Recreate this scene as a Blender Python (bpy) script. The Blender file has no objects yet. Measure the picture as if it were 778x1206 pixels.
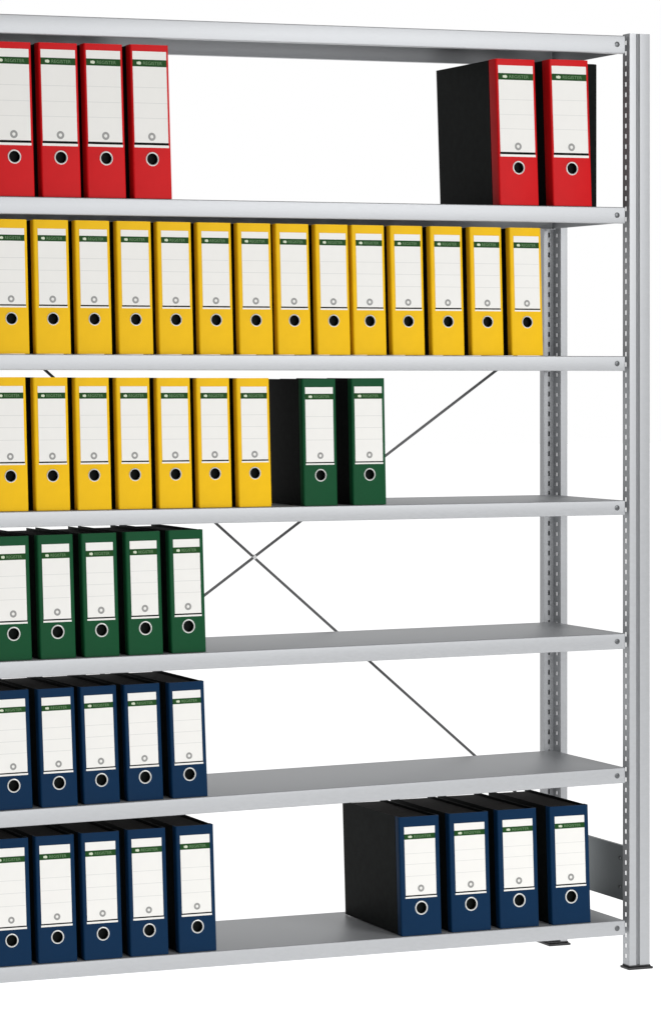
import bpy, bmesh, math, random
from mathutils import Vector
random.seed(7)
S = bpy.context.scene
COL = S.collection

# ------------------------------------------------------------------ camera
cd = bpy.data.cameras.new("camera")
cam = bpy.data.objects.new("camera", cd); COL.objects.link(cam)
cam.location = (-3.8586, -5.8369, 1.4388)
cam.rotation_euler = (math.radians(90), 0, math.radians(-17.729))
cd.sensor_fit = 'AUTO'; cd.sensor_width = 36.0
cd.lens = 3300 / 1206 * 36
cd.shift_x = 0.4842; cd.shift_y = -0.1418
cd.clip_start = 0.05; cd.clip_end = 500
S.camera = cam

# ------------------------------------------------------------------ world: white studio sweep behind, dim studio elsewhere
W = bpy.data.worlds.new("World"); S.world = W; W.use_nodes = True
nt = W.node_tree; nt.nodes.clear()
tc = nt.nodes.new('ShaderNodeTexCoord'); sep = nt.nodes.new('ShaderNodeSeparateXYZ')
mr = nt.nodes.new('ShaderNodeMapRange'); mr.interpolation_type = 'SMOOTHSTEP'
mr.inputs['From Min'].default_value = 0.55; mr.inputs['From Max'].default_value = 0.8
mr.inputs['To Min'].default_value = 0.10; mr.inputs['To Max'].default_value = 1.0
bg = nt.nodes.new('ShaderNodeBackground'); out = nt.nodes.new('ShaderNodeOutputWorld')
bg.inputs['Color'].default_value = (1, 1, 1, 1)
nt.links.new(tc.outputs['Generated'], sep.inputs[0]); nt.links.new(sep.outputs['Y'], mr.inputs['Value'])
nt.links.new(mr.outputs['Result'], bg.inputs['Strength']); nt.links.new(bg.outputs[0], out.inputs[0])

# ------------------------------------------------------------------ lamps: two studio soft boxes in front of the unit
def softbox(name, loc, target, size, watts, col=(1, 1, 1)):
    l = bpy.data.lights.new(name, 'AREA'); l.shape = 'RECTANGLE'; l.size = size[0]; l.size_y = size[1]
    l.energy = watts; l.color = col
    o = bpy.data.objects.new(name, l); COL.objects.link(o); o.location = loc
    o.rotation_euler = (Vector(target) - Vector(loc)).to_track_quat('-Z', 'Y').to_euler()
    return o
softbox('key_softbox', (1.9, -5.0, 2.8), (-0.9, 0, 1.1), (2.4, 2.4), 150)
softbox('fill_softbox', (-0.8, -6.4, 1.5), (-0.9, 0, 1.1), (1.8, 2.6), 125)
S.view_settings.view_transform = 'Standard'; S.view_settings.look = 'None'
S.view_settings.exposure = 0; S.view_settings.gamma = 1

# ------------------------------------------------------------------ materials
def srgb(r, g, b):
    f = lambda c: c / 12.92 if c <= 0.04045 else ((c + 0.055) / 1.055) ** 2.4
    return (f(r / 255), f(g / 255), f(b / 255), 1)
def mat(name, col, rough=0.5, metal=0.0, vary=0.06, scale=18, bump=0.0, bscale=400, spec=0.5, stretch=(1, 1, 1), rvar=0.0):
    m = bpy.data.materials.new(name); m.use_nodes = True
    n = m.node_tree; p = n.nodes['Principled BSDF']
    p.inputs['Roughness'].default_value = rough; p.inputs['Metallic'].default_value = metal
    p.inputs['Specular IOR Level'].default_value = spec
    t = n.nodes.new('ShaderNodeTexCoord'); mp = n.nodes.new('ShaderNodeMapping'); mp.inputs['Scale'].default_value = stretch
    n.links.new(t.outputs['Object'], mp.inputs[0])
    nz = n.nodes.new('ShaderNodeTexNoise'); nz.inputs['Scale'].default_value = scale; nz.inputs['Detail'].default_value = 6
    n.links.new(mp.outputs[0], nz.inputs['Vector'])
    r = n.nodes.new('ShaderNodeMapRange'); r.inputs['From Min'].default_value = 0.3; r.inputs['From Max'].default_value = 0.7
    r.inputs['To Min'].default_value = 1 - vary; r.inputs['To Max'].default_value = 1 + vary
    n.links.new(nz.outputs['Fac'], r.inputs['Value'])
    mx = n.nodes.new('ShaderNodeVectorMath'); mx.operation = 'SCALE'; mx.inputs[0].default_value = col[:3]
    n.links.new(r.outputs[0], mx.inputs['Scale']); n.links.new(mx.outputs[0], p.inputs['Base Color'])
    if rvar:
        r2 = n.nodes.new('ShaderNodeMapRange'); r2.inputs['From Min'].default_value = 0.3; r2.inputs['From Max'].default_value = 0.7
        r2.inputs['To Min'].default_value = rough - rvar; r2.inputs['To Max'].default_value = rough + rvar
        n.links.new(nz.outputs['Fac'], r2.inputs['Value']); n.links.new(r2.outputs[0], p.inputs['Roughness'])
    if bump:
        b = n.nodes.new('ShaderNodeTexNoise'); b.inputs['Scale'].default_value = bscale; b.inputs['Detail'].default_value = 3
        n.links.new(t.outputs['Object'], b.inputs['Vector'])
        bp = n.nodes.new('ShaderNodeBump'); bp.inputs['Strength'].default_value = bump; bp.inputs['Distance'].default_value = 0.0006
        n.links.new(b.outputs['Fac'], bp.inputs['Height']); n.links.new(bp.outputs[0], p.inputs['Normal'])
    return m
ZINC = mat('zinc coated steel', (0.432, 0.442, 0.456), 0.46, 0.42, 0.025, 60, 0.14, 260, spec=0.42, rvar=0.02, stretch=(1, 3, 3))
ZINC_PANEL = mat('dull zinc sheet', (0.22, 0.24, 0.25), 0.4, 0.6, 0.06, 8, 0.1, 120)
BOLT = mat('dark steel bolt', (0.12, 0.125, 0.13), 0.4, 0.8)
BRACE = mat('grey steel strip', (0.095, 0.095, 0.098), 0.5, 0.3, 0.1, 30)
PLASTIC = mat('black plastic foot', (0.012, 0.012, 0.013), 0.4)
SCREW = mat('bright screw', (0.75, 0.75, 0.75), 0.3, 0.6)
BOARD = mat('black marbled board', (0.0045, 0.0060, 0.0056), 0.55, 0, 0.35, 60, 0.25, 220, spec=0.045)
PAGES = mat('dark paper filling', (0.016, 0.013, 0.011), 0.8, 0, 0.3, 90, 0.2, 200, spec=0.2)
PAPER = mat('white label card', (0.785, 0.775, 0.745), 0.6, 0, 0.015, 20, spec=0.3)
RULE = mat('grey printed rule', (0.60, 0.60, 0.58), 0.6, 0, 0.02)
GREEN_INK = mat('green printed band', (0.012, 0.060, 0.012), 0.5, 0, 0.08, 40, spec=0.08)
LETTER = mat('pale green print', (0.15, 0.26, 0.13), 0.5, 0, 0.05, spec=0.08)
LOGO = mat('cream print', (0.55, 0.62, 0.46), 0.5, 0, 0.03)
GREY_INK = mat('grey printed emblem', (0.26, 0.26, 0.25), 0.5, 0, 0.1, 200)
def cover(name, col):
    return mat(name, col, 0.45, 0, 0.05, 14, 0.2, 300, spec=0.08)
RED = cover('red cover paper', (0.56, 0.008, 0.011))
YELLOW = cover('yellow cover paper', (0.80, 0.475, 0.008))
GREEN = cover('green cover paper', (0.006, 0.066, 0.024))
BLUE = cover('blue cover paper', (0.0012, 0.021, 0.062))
RING = mat('metal finger ring', (0.72, 0.72, 0.70), 0.35, 0.2, 0.02)

# ------------------------------------------------------------------ mesh builder
class MB:
    def __init__(s): s.v = []; s.f = []; s.m = []
    def add(s, vs, fs, mi=0):
        b = len(s.v); s.v += [tuple(p) for p in vs]
        for f in fs: s.f.append(tuple(b + i for i in f)); s.m.append(mi)
    def box(s, x0, x1, y0, y1, z0, z1, mi=0):
        s.add([(x0,y0,z0),(x1,y0,z0),(x1,y1,z0),(x0,y1,z0),(x0,y0,z1),(x1,y0,z1),(x1,y1,z1),(x0,y1,z1)],
              [(0,3,2,1),(4,5,6,7),(0,1,5,4),(1,2,6,5),(2,3,7,6),(3,0,4,7)], mi)
    def sheet(s, pts, t, a0, a1, to3, skip=(), mi=0):
        """bent sheet: open 2D polyline offset to the left by t, extruded from a0 to a1"""
        n = len(pts); off = []
        for i in range(n):
            d = []
            for j in (i - 1, i):
                if 0 <= j < n - 1:
                    v = Vector(pts[j + 1]) - Vector(pts[j]); v.normalize(); d.append(Vector((-v.y, v.x)))
            m = sum(d, Vector((0, 0))); m.normalize()
            off.append(Vector(pts[i]) + m * t / max(0.3, m.dot(d[0])))
        vs = []
        for a in (a0, a1):
            vs += [to3(p[0], p[1], a) for p in pts] + [to3(p[0], p[1], a) for p in off]
        N = 2 * n; fs = []
        for i in range(n - 1):
            if i not in skip: fs += [(i, i + 1, N + i + 1, N + i), (n + i + 1, n + i, N + n + i, N + n + i + 1)]
            fs += [(i + 1, i, n + i, n + i + 1), (N + i, N + i + 1, N + n + i + 1, N + n + i)]
        fs += [(0, N, N + n, n), (n - 1, 2 * n - 1, N + 2 * n - 1, N + n - 1)]
        s.add(vs, fs, mi)
    def lathe(s, prof, c, seg=32, mi=0):
        """(radius, y) profile about the Y axis through c"""
        vs = []; k = len(prof)
        for i in range(seg):
            a = 2 * math.pi * i / seg
            vs += [(c[0] + r * math.cos(a), c[1] + y, c[2] + r * math.sin(a)) for r, y in prof]
        fs = []
        for i in range(seg):
            j = (i + 1) % seg
            fs += [(i * k + q, j * k + q, j * k + q + 1, i * k + q + 1) for q in range(k - 1)]
        s.add(vs, fs, mi)
    def disc(s, c, r, seg=24, mi=0):
        s.add([(c[0] + r * math.cos(2 * math.pi * i / seg), c[1], c[2] + r * math.sin(2 * math.pi * i / seg)) for i in range(seg)],
              [tuple(range(seg))], mi)
    def mesh(s, name, mats, lean=0.0, bevel=0.0, smooth=False, angle=35):
        me = bpy.data.meshes.new(name)
        me.from_pydata([(x - z * lean, y, z) for x, y, z in s.v], [], s.f)
        for m in mats: me.materials.append(m)
        for p, mi in zip(me.polygons, s.m): p.material_index = mi
        bm = bmesh.new(); bm.from_mesh(me)
        bmesh.ops.remove_doubles(bm, verts=bm.verts, dist=1e-6)
        bmesh.ops.recalc_face_normals(bm, faces=bm.faces)
        if bevel:
            es = [e for e in bm.edges if len(e.link_faces) == 2 and e.calc_face_angle(0) > 0.7]
            bmesh.ops.bevel(bm, geom=es, offset=bevel, segments=2, affect='EDGES', profile=0.5)
        bm.to_mesh(me); bm.free()
        if smooth:
            for p in me.polygons: p.use_smooth = True
            me.set_sharp_from_angle(angle=math.radians(angle))
        return me
def link(name, me, parent=None, loc=(0, 0, 0), rot=(0, 0, 0)):
    o = bpy.data.objects.new(name, me); COL.objects.link(o)
    o.parent = parent; o.location = loc; o.rotation_euler = rot
    return o
def thing(name, label, cat, loc=(0, 0, 0), group=None):
    o = link(name, None, None, loc); o.empty_display_size = 0.05
    o['label'] = label; o['category'] = cat
    if group: o['group'] = group
    return o

# ------------------------------------------------------------------ setting: white studio floor, even glow added to drown contact shadows
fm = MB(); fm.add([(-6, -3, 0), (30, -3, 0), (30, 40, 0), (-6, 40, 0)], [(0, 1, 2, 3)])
FLOOR = bpy.data.materials.new('white glowing floor'); FLOOR.use_nodes = True
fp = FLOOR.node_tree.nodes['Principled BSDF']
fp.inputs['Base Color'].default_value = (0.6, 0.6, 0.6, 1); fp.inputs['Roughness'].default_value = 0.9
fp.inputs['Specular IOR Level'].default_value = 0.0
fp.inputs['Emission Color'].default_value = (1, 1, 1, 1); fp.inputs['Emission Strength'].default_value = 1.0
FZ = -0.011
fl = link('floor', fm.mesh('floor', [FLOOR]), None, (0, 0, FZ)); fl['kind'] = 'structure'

# ------------------------------------------------------------------ shelving unit
XR, XL, DEP = 0.0, -1.6294, 0.318
CX = (XR + XL) / 2
unit = thing('shelving_unit', 'tall open bay of zinc grey steel shelving holding seven shelves and the coloured binders', 'shelving unit', (CX, DEP / 2, FZ))
def on_unit(name, me, parent=unit, loc=(0, 0, 0), rot=(0, 0, 0)):
    """loc in world metres; the unit's Empty sits at its base"""
    base = Vector((0, 0, 0))
    if parent is unit: base = unit.location
    return link(name, me, parent, Vector(loc) - base, rot)

# top of each shelf's front edge at X = -1.6051 and X = 0
SHELF = [(2.2261, 2.2347), (1.8192, 1.8224), (1.4672, 1.4643), (1.1151, 1.1176), (0.7811, 0.7982), (0.4479, 0.4759), (0.0997, 0.1082)]
LIP = [0.043, 0.039, 0.0355, 0.035, 0.0378, 0.0378, 0.0355]
def shelf_z(i, x):
    a, b = SHELF[i]; return b + (b - a) * x / 1.6051
def tilt(i): return -math.atan((SHELF[i][1] - SHELF[i][0]) / 1.6051)
def arc(cx, cy, r, a0, a1, n=4):
    return [(cx + r * math.cos(math.radians(a0 + (a1 - a0) * k / n)), cy + r * math.sin(math.radians(a0 + (a1 - a0) * k / n))) for k in range(n + 1)]
def shelf_mesh(lip):
    m = MB(); r = 0.0028; L = (XR - XL) / 2; t = 0.0014
    # cross-section in (y, z): return flange, front lip, top, back lip, return flange; z = 0 is the top face
    prof = [(0.014, -lip)] + arc(r, -lip + r, r, 270, 180) + arc(r, -r, r, 180, 90) + arc(DEP - r, -r, r, 90, 0) + arc(DEP - r, -lip + r, r, 0, -90) + [(DEP - 0.014, -lip)]
    m.sheet(prof, -t, -L, L, lambda y, z, a: (a, y, z))
    for s in (-1, 1):                                    # folded side lips
        x = s * (L - 0.0016); a, b = min(x, x - s * 0.0014), max(x, x - s * 0.0014)
        m.box(a, b, 0.003, DEP - 0.003, -lip + 0.0016, -t - 0.0001)
    return m.mesh('shelf', [ZINC], smooth=True, angle=12)
def bolt_mesh(r, h, mt, name):
    m = MB(); m.lathe([(r, 0.0006), (r, -h * 0.5), (r * 0.8, -h), (0.0001, -h)], (0, 0, 0), 20)
    return m.mesh(name, [mt], smooth=True)
SB = bolt_mesh(0.0066, 0.0012, BOLT, 'bolt')
SCR = bolt_mesh(0.006, 0.006, SCREW, 'screw')
for i in range(7):
    s = on_unit('shelf', shelf_mesh(LIP[i]), unit, (CX, 0, shelf_z(i, CX)), (0, tilt(i), 0))
    for bx in (XR - 0.0212 - CX, XL + 0.010 - CX):
        link('bolt', SB, s, (bx, 0, -LIP[i] * 0.5))
    if i == 0:
        for wx in (-1.4443, -1.3227, -1.2359, -0.2503, -0.1286):
            link('screw', SCR, s, (wx - CX, 0.10, -0.0032), (math.radians(-90), 0, 0))

def holed_strip(m, u0, u1, hw, z0, z1, pitch, hh, place):
    """strip in (u, z) with a column of slots, made of boxes placed by place(u0,u1,z0,z1)"""
    c = (u0 + u1) / 2
    place(u0, c - hw / 2, z0, z1); place(c + hw / 2, u1, z0, z1)
    z = z0
    n = int((z1 - z0 - pitch) / pitch)
    for k in range(n + 1):
        a = z0 + pitch * (k + 0.7); b = a + hh
        if b > z1: break
        place(c - hw / 2, c + hw / 2, z, a); z = b
    place(c - hw / 2, c + hw / 2, z, z1)
ZT = 2.2405
def front_post(sgn):
    """ribbed front upright: punched web facing the shelves, profiled front face (x grows away from the shelves)"""
    m = MB(); T = 0.0018; z0 = 0.0075 + FZ
    P = lambda x: sgn * x
    def web(a, b, za, zb):
        xa, xb = sorted((P(0.0), P(T))); m.box(xa, xb, a, b, za, zb)
    holed_strip(m, 0.0022, 0.026, 0.0066, z0, ZT, 0.025, 0.0105, web)
    prof = [(0.0, 0.0020)] + arc(0.0020, 0.0, 0.0020, 180, 270) + [(0.0185, -0.0020)] + arc(0.0185, 0.0, 0.0020, 270, 340, 2) + [(0.0206, 0.0050), (0.0226, 0.0050), (0.0240, -0.0002), (0.0252, -0.0002)] + \
           [(0.0264, 0.0034), (0.0276, 0.0034), (0.0290, -0.0020)] + [(0.0555, -0.0020)] + arc(0.0555, 0.0, 0.0020, 270, 360) + [(0.0575, 0.026), (0.046, 0.026)]
    m.sheet([(P(x), y) for x, y in prof], T * sgn, z0, ZT, lambda x, y, a: (x, y, a))
    return m.mesh('post', [ZINC, BRACE], smooth=True, angle=12)
def rear_post(sgn):
    """rear upright: slotted flange at the back, punched web, plain flange in front"""
    m = MB(); T = 0.0018; z0 = 0.0075 + FZ
    P = lambda x: sgn * x
    def web(a, b, za, zb):
        xa, xb = sorted((P(0.0), P(T))); m.box(xa, xb, a, b, za, zb)
    holed_strip(m, 0.0022, 0.030, 0.0046, z0, ZT, 0.025, 0.009, web)
    def back(a, b, za, zb):
        xa, xb = sorted((P(a), P(b))); m.box(xa, xb, 0.0302, 0.0302 + T, za, zb)
    holed_strip(m, -0.026, -0.0002, 0.0045, z0, ZT, 0.025, 0.0125, back)
    xa, xb = sorted((P(-0.0278), P(-0.0262))); m.box(xa, xb, 0.0302, 0.046, z0, ZT)
    xa, xb = sorted((P(0.0002), P(T))); m.box(xa, xb, 0.0302, 0.046, z0, ZT)
    xa, xb = sorted((P(-0.0278), P(T))); m.box(xa, xb, 0.0462, 0.048, z0, ZT)
    xa, xb = sorted((P(-0.0260), P(0.0))); m.box(xa, xb, 0.0435, 0.0455, z0, ZT - 0.001, 1)  # added dark plate: shade inside the slots put into its colour
    prof = [(0.0, 0.0020)] + arc(0.0020, 0.0, 0.0020, 180, 270) + [(0.0195, -0.0020)] + [(0.0195, 0.012)]
    m.sheet([(P(x), y) for x, y in prof], T * sgn, z0, ZT, lambda x, y, a: (x, y, a))
    return m.mesh('post', [ZINC, BRACE], smooth=True, angle=12)
def pad_mesh(x0, x1, y0, y1):
    m = MB(); m.box(x0, x1, y0, y1, 0.0, 0.006)
    m.box(x0 + 0.004, x1 - 0.004, y0 + 0.004, y1 - 0.003, 0.006, 0.010)
    return m.mesh('foot', [PLASTIC], bevel=0.0018)
for sgn, X in ((1, XR + 0.0116), (-1, XL - 0.0116)):
    p = on_unit('post', front_post(sgn), unit, (X, 0, 0))
    a, b = sorted((sgn * -0.006, sgn * 0.0625)); link('foot', pad_mesh(a, b, -0.008, 0.029), p, (0, 0, FZ))
    p = on_unit('post', rear_post(sgn), unit, (X, 0.300, 0))
    a, b = sorted((sgn * -0.036, sgn * 0.026)); link('foot', pad_mesh(a, b, -0.008, 0.054), p, (0, 0, FZ))
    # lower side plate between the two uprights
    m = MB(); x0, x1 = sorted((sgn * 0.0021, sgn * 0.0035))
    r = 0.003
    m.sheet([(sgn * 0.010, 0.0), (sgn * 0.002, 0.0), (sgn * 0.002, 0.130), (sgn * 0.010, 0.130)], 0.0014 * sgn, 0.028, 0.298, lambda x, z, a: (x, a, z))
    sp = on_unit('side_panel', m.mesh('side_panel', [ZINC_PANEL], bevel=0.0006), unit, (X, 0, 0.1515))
    for yy in (0.040, 0.285):
        for zz in (0.03, 0.10):
            b_ = link('bolt', bolt_mesh(0.005, 0.003, BOLT, 'bolt'), sp, (sgn * 0.002, yy, zz), (0, 0, math.radians(-90 * sgn)))
    # hooks that carry the shelf ends
    for i in range(7):
        m = MB()
        for ya in (0.045, 0.255):
            xa, xb = sorted((sgn * -0.0114, sgn * -0.0002)); m.box(xa, xb, ya, ya + 0.018, -0.024, -0.010)
        on_unit('shelf_hook', m.mesh('shelf_hook', [ZINC]), unit, (X, 0, shelf_z(i, 0 if sgn > 0 else XL)))

def brace_mesh(a, b, w, t):
    m = MB(); a = Vector(a); b = Vector(b); d = b - a; L = d.length
    m.box(0, L, -t / 2, t / 2, -w / 2, w / 2)
    return m.mesh('brace', [BRACE], bevel=0.0006), a, math.atan2(d.z, d.x)
for a, b in (((XL, 0.352, 0.4168), (XR - 0.006, 0.352, 1.520)), ((XL, 0.357, 1.663), (XR - 0.006, 0.357, 0.306))):
    me, p, ang = brace_mesh(a, b, 0.0066, 0.003)
    o = on_unit('brace', me, unit, p, (0, -ang, 0))
m = MB(); m.lathe([(0.0001, -0.0025), (0.005, -0.0025), (0.006, 0.0), (0.006, 0.006), (0.0001, 0.006)], (0, 0, 0), 20)
on_unit('brace_joint', m.mesh('brace_joint', [SCREW], smooth=True), unit, (-0.807, 0.350, 0.9755))

# ------------------------------------------------------------------ binders
def text_mesh(txt, width, height):
    c = bpy.data.curves.new('lettering', 'FONT'); c.body = txt; c.size = 1.0; c.extrude = 0.0
    o = bpy.data.objects.new('lettering', c); COL.objects.link(o)
    bpy.context.view_layer.update()
    me = bpy.data.meshes.new_from_object(o.evaluated_get(bpy.context.evaluated_depsgraph_get()))
    bpy.data.objects.remove(o); bpy.data.curves.remove(c)
    xs = [v.co.x for v in me.vertices]; ys = [v.co.y for v in me.vertices]
    x0, x1, y0, y1 = min(xs), max(xs), min(ys), max(ys)
    for v in me.vertices:
        v.co = ((v.co.x - x0) / (x1 - x0) * width, 0, (v.co.y - y0) / (y1 - y0) * height)
    return me

def binder_meshes(w, h, d, lean, colour, lay, wrap):
    """all part meshes of one binder kind; x from -w/2, y from 0 (spine) back, z from 0"""
    H = {}
    T = 0.0030; r = 0.0042
    x0, x1 = -w / 2, w / 2
    zr = h * (1 - lay['ring']); rr = lay['rr']
    # spine: U-shaped coloured cover with a finger hole
    m = MB()
    prof = [(x0, wrap)] + arc(x0 + r, r, r, 180, 270) + arc(x1 - r, r, r, 270, 360) + [(x1, wrap)]
    m.sheet(prof, T, 0, h, lambda x, y, a: (x, y, a), skip=(5,))
    for y in (0.0, T):
        bm = bmesh.new()
        xa, xb = x0 + r, x1 - r
        q = [bm.verts.new((xa, 0, 0)), bm.verts.new((xb, 0, 0)), bm.verts.new((xb, 0, h)), bm.verts.new((xa, 0, h))]
        es = [bm.edges.new((q[k], q[(k + 1) % 4])) for k in range(4)]
        cv = [bm.verts.new((rr * math.cos(2 * math.pi * k / 32), 0, zr + rr * math.sin(2 * math.pi * k / 32))) for k in range(32)]
        es += [bm.edges.new((cv[k], cv[(k + 1) % 32])) for k in range(32)]
        bmesh.ops.triangle_fill(bm, edges=es, use_beauty=True)
        bm.verts.index_update()
        m.add([(v.co.x, y, v.co.z) for v in bm.verts], [tuple(v.index for v in f.verts) for f in bm.faces])
        bm.free()
    m.lathe([(rr, 0.0), (rr, T)], (0, 0, zr), 32)
    H['spine'] = m.mesh('spine', [colour], lean, smooth=True)
    # boards
    bt = 0.0025
    for nm, xa in (('left', x0 + 0.0008), ('right', x1 - 0.0008 - bt)):
        m = MB(); m.box(xa, xa + bt, T + 0.004, d, 0.0008, h - 0.0008)
        # board pieces lie under the coloured wrap: keep them inside the sheet there
        m = MB(); s = T + 0.0004
        xa2 = (x0 + s) if nm == 'left' else (x1 - s - bt)
        m.add([(xa2, T + 0.002, 0.0008), (xa2 + bt, T + 0.002, 0.0008), (xa2 + bt, T + 0.002, h - 0.0008), (xa2, T + 0.002, h - 0.0008),
               (xa2, wrap, 0.0008), (xa2 + bt, wrap, 0.0008), (xa2 + bt, wrap, h - 0.0008), (xa2, wrap, h - 0.0008),
               (xa, wrap + 0.004, 0.0008), (xa + bt, wrap + 0.004, 0.0008), (xa + bt, wrap + 0.004, h - 0.0008), (xa, wrap + 0.004, h - 0.0008),
               (xa, d, 0.0008), (xa + bt, d, 0.0008), (xa + bt, d, h - 0.0008), (xa, d, h - 0.0008)],
              [(0, 1, 2, 3)] + [f for b in (0, 4, 8) for f in ((b, b + 4, b + 5, b + 1), (b + 1, b + 5, b + 6, b + 2), (b + 2, b + 6, b + 7, b + 3), (b + 3, b + 7, b + 4, b))] + [(12, 15, 14, 13)])
        H[nm] = m.mesh('cover_board', [BOARD], lean)
    m = MB(); m.box(x0 + 0.0075, x1 - 0.0075, 0.012, d - 0.012, 0.004, h - 0.006)
    H['filling'] = m.mesh('filling', [PAGES], lean)
    # label card with printed rules, the dark slot under it and the pale edge of its pocket
    lx0, lx1 = x0 + lay['lx0'] * w, x0 + lay['lx1'] * w
    Z = lambda fr: h * (1 - fr)
    m = MB(); e = 0.0006
    m.box(lx0, lx1, -e, 0.0002, Z(lay['lb']), Z(lay['lt']))
    for fr in lay['rules']:
        m.box(lx0 + 0.001, lx1 - 0.001, -e - 0.0001, -e + 0.0001, Z(fr) - 0.0005, Z(fr) + 0.0005, 1)
    m.box(lx0 - 0.001, lx1 + 0.001, -e, 0.0002, Z(lay['wb']), Z(lay['wt']), 0)
    H['label'] = m.mesh('label', [PAPER, RULE], lean)
    m = MB(); m.box(lx0 - 0.0005, lx1 + 0.0005, -0.0003, 0.0002, Z(lay['wt']) + 0.0001, Z(lay['lb']) - 0.0001)
    H['slot'] = m.mesh('label_slot', [BOARD], lean)
    m = MB(); ge = e + 0.0003
    m.box(lx0 - 0.0002, lx1 + 0.0002, -ge, -e + 0.0001, Z(lay['gb']), Z(lay['gt']))
    lw = lx1 - lx0; gz0, gz1 = Z(lay['gb']), Z(lay['gt']); gh = gz1 - gz0
    H['band'] = m.mesh('green_band', [GREEN_INK], lean)
    # little logo: a rounded flag with a notch
    m = MB(); ly = -ge - 0.0002
    a, b = lx0 + lw * 0.12, lx0 + lw * 0.25
    za, zb = gz0 + gh * 0.26, gz0 + gh * 0.74
    m.add([(a, ly, za + gh * 0.08), (a + (b - a) * 0.62, ly, za)] + [(b - (b - a) * 0.3 + (b - a) * 0.3 * math.cos(t_), ly, (za + zb) / 2 - gh * 0.02 + gh * 0.22 * math.sin(t_)) for t_ in [-1.2, -0.6, 0, 0.6, 1.2]] +
          [(a + (b - a) * 0.45, ly, zb), (a + (b - a) * 0.38, ly, zb - gh * 0.07), (a, ly, zb - gh * 0.07)], [tuple(range(10))])
    H['logo'] = m.mesh('logo', [LOGO], lean)
    te = text_mesh('REGISTER', lw * 0.56, gh * 0.46)
    for v in te.vertices:
        x = v.co.x + lx0 + lw * 0.31; z = v.co.z + gz0 + gh * 0.27
        v.co = (x - z * lean, -ge - 0.0002, z)
    te.materials.clear(); te.materials.append(LETTER); te.name = 'lettering'
    H['text'] = te
    m = MB(); ez = Z(lay['em']); er = lay['er']
    m.lathe([(er * 0.46, 0), (er * 1.08, 0)], (0.0, -e - 0.0002, ez), 24)
    m.add([(er * 0.45 * math.cos(t_), -e - 0.00025, ez + er * 0.75 + er * 0.35 * math.sin(t_) - er * 0.2) for t_ in [k * math.pi / 6 for k in range(7)]], [tuple(range(7))])
    H['emblem'] = m.mesh('emblem', [GREY_INK], lean)
    k = lay['rw']
    m = MB(); m.lathe([(rr - 0.0006, -0.0004), (rr + k * 0.3, -0.0018), (rr + k * 0.75, -0.0014), (rr + k, 0.0002)], (0, 0, zr), 40)
    m.lathe([(0.0001, 0.0112), (rr - 0.0006, 0.0112), (rr - 0.0006, -0.0004)], (0, 0, zr), 40, 1)  # black sleeve and added disc: shade of the hole as colour
    H['ring'] = m.mesh('finger_ring', [RING, BOARD], lean, smooth=True)
    return H
def make_binder(name, H):
    t = thing(name, '', 'binder')
    sp = link('spine', H['spine'], t); link('finger_ring', H['ring'], sp)
    link('cover_board', H['left'], t); link('cover_board', H['right'], t); link('filling', H['filling'], t)
    lb = link('label', H['label'], t)
    for n_, k in (('label_slot', 'slot'), ('green_band', 'band'), ('logo', 'logo'), ('lettering', 'text'), ('emblem', 'emblem')): link(n_, H[k], lb)
    return t
def copy_tree(o, parent=None):
    c = o.copy(); COL.objects.link(c); c.parent = parent
    for ch in o.children: copy_tree(ch, c)
    return c

def lay(lt, gt, gb, rules, em, lb, wt, wb, ring, rr, rw, lx0, lx1, er):
    return dict(lt=lt, gt=gt, gb=gb, rules=rules, em=em, lb=lb, wt=wt, wb=wb, ring=ring, rr=rr, rw=rw, lx0=lx0, lx1=lx1, er=er)
LR = lay(0.044, 0.098, 0.143, (0.278, 0.38, 0.478), 0.598, 0.637, 0.653, 0.669, 0.743, 0.0135, 0.0028, 0.05, 0.93, 0.0085)
LY = lay(0.066, 0.115, 0.160, (0.285, 0.376, 0.470), 0.592, 0.632, 0.643, 0.655, 0.738, 0.0128, 0.0020, 0.12, 0.91, 0.0075)
LG = lay(0.066, 0.118, 0.163, (0.297, 0.39, 0.482), 0.606, 0.656, 0.666, 0.678, 0.760, 0.0126, 0.0023, 0.08, 0.90, 0.0072)
LB = lay(0.074, 0.140, 0.187, (0.33, 0.43, 0.53), 0.640, 0.690, 0.701, 0.716, 0.800, 0.0133, 0.0025, 0.10, 0.88, 0.0072)
LC = lay(0.085, 0.145, 0.190, (0.31, 0.40, 0.50), 0.605, 0.660, 0.672, 0.686, 0.770, 0.0140, 0.0028, 0.12, 0.88, 0.0078)
LV = lay(0.075, 0.140, 0.190, (0.32, 0.415, 0.51), 0.625, 0.680, 0.692, 0.706, 0.785, 0.0136, 0.0026, 0.12, 0.88, 0.0076)

ORD = ['leftmost', 'second', 'third', 'fourth', 'fifth', 'sixth', 'seventh', 'eighth', 'ninth', 'tenth', 'eleventh', 'twelfth', 'thirteenth', 'last']
def row(shelf, xs, w, h0, h1, lean, colour, layout, labels, group, wrap=0.018, shift=0.0045):
    n = len(xs); hm = (h0 + h1) / 2
    H = binder_meshes(w, hm, 0.278, lean, colour, layout, wrap)
    proto = make_binder('lever_arch_binder', H)
    for i, x in enumerate(xs):
        o = proto if i == 0 else copy_tree(proto)
        h = h0 + (h1 - h0) * i / max(1, n - 1)
        bx = x + lean * hm * (1 - layout['ring']) + shift * (i + 1) / n
        o.location = (bx, 0.005 + random.uniform(-0.0015, 0.003), shelf_z(shelf, bx) + 0.0008)
        o.rotation_euler = (0, tilt(shelf), math.radians(random.uniform(-0.35, 0.35)))
        o.scale = (1, 1, h / hm)
        o['label'] = labels[i]; o['category'] = 'binder'; o['group'] = group
        o.empty_display_size = 0.05
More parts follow.
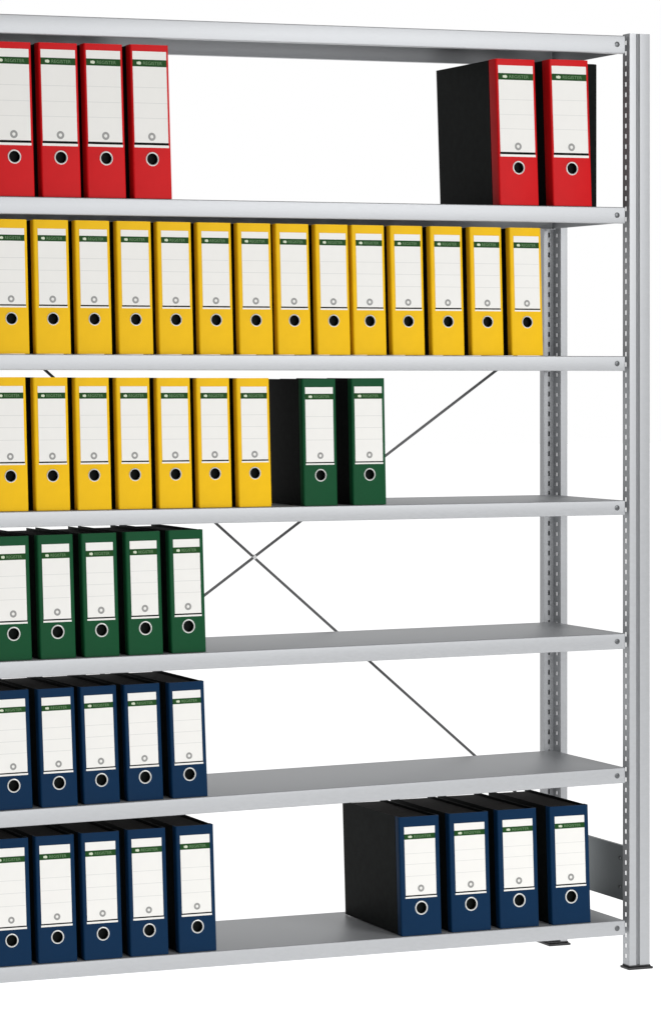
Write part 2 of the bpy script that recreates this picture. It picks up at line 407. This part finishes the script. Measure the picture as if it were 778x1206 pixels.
R_, Y_, G_, B_ = 'red lever arch binders', 'yellow lever arch binders', 'green lever arch binders', 'blue lever arch binders'
def ords(fmt, n, last='rightmost'):
    return [fmt % (ORD[i] if i < n - 1 else last) for i in range(n)]
row(1, [-1.5683, -1.4558, -1.3462, -1.2340], 0.0946, 0.345, 0.349, 0.028, RED, LR,
    ords('red binder, %s of the four at the left of the top row', 4), R_, 0.024, 0.001)
row(1, [-0.2880, -0.1435], 0.1060, 0.346, 0.349, 0.032, RED, LR,
    ['red binder near the right post with its whole black left side showing',
     'red binder closest to the right post on the top row, plain black file behind it'], R_, 0.032, 0.001)
row(2, [-1.5754, -1.4763, -1.3753, -1.2743, -1.1744, -1.0746, -0.9760, -0.8787, -0.7782, -0.6835, -0.5835, -0.4802, -0.3737, -0.2684],
    0.0855, 0.3006, 0.3035, 0.027, YELLOW, LY,
    ords('yellow binder, %s from the left in the long all-yellow row', 13) + ['yellow binder at the right end of the long all-yellow row, beside the rear post'], Y_)
row(3, [-1.5774, -1.4763, -1.3773, -1.2774, -1.1775, -1.0789, -0.9803], 0.0837, 0.2997, 0.2960, 0.024, YELLOW, LY,
    ords('yellow binder, %s from the left on the shelf that also holds two green ones', 6, 'sixth') + ['yellow binder standing right beside the dark side of a green binder'], Y_)
row(3, [-0.8111, -0.6868], 0.0868, 0.2938, 0.2950, 0.018, GREEN, LG,
    ['green binder just right of the yellow ones, with its dark left side showing', 'green binder at the right end of the mixed yellow and green row'], G_)
row(4, [-1.5693, -1.4640, -1.3587, -1.2523, -1.1458], 0.0868, 0.2775, 0.2799, 0.020, GREEN, LV,
    ords('green binder, %s from the left in the row of five green ones', 5), G_)
row(5, [-1.5693, -1.4619, -1.3587, -1.2523, -1.1437], 0.0893, 0.2665, 0.2634, 0.021, BLUE, LB,
    ords('blue binder, %s of the five on the shelf below the green row', 5), B_)
row(6, [-1.5754, -1.4661, -1.3566, -1.2439, -1.1246], 0.0945, 0.2840, 0.2889, 0.026, BLUE, LB,
    ords('blue binder, %s of the five at the left of the bottom shelf', 5), B_)
row(6, [-0.5477, -0.4157, -0.2868, -0.1482], 0.1060, 0.2789, 0.2820, 0.024, BLUE, LC,
    ['blue binder with its broad black left side showing on the bottom shelf', 'blue binder, second in the right-hand group of four on the bottom shelf',
     'blue binder, third in the right-hand group of four on the bottom shelf', 'blue binder at the far right of the bottom shelf, beside the side plate'], B_)

# plain black file set back at the end of the top row
m = MB(); m.box(-0.0225, 0.0225, 0, 0.20, 0, 0.348)
kf = thing('black_file', 'plain black file behind the last red binder, only a narrow strip showing', 'file', (-0.0595, 0.062, shelf_z(1, -0.06) + 0.0008))
link('body', m.mesh('body', [BOARD], 0.0, bevel=0.002), kf)
m = MB(); m.box(-0.018, 0.018, 0.004, 0.196, 0.348, 0.3485)
link('filling', m.mesh('filling', [PAGES]), kf)
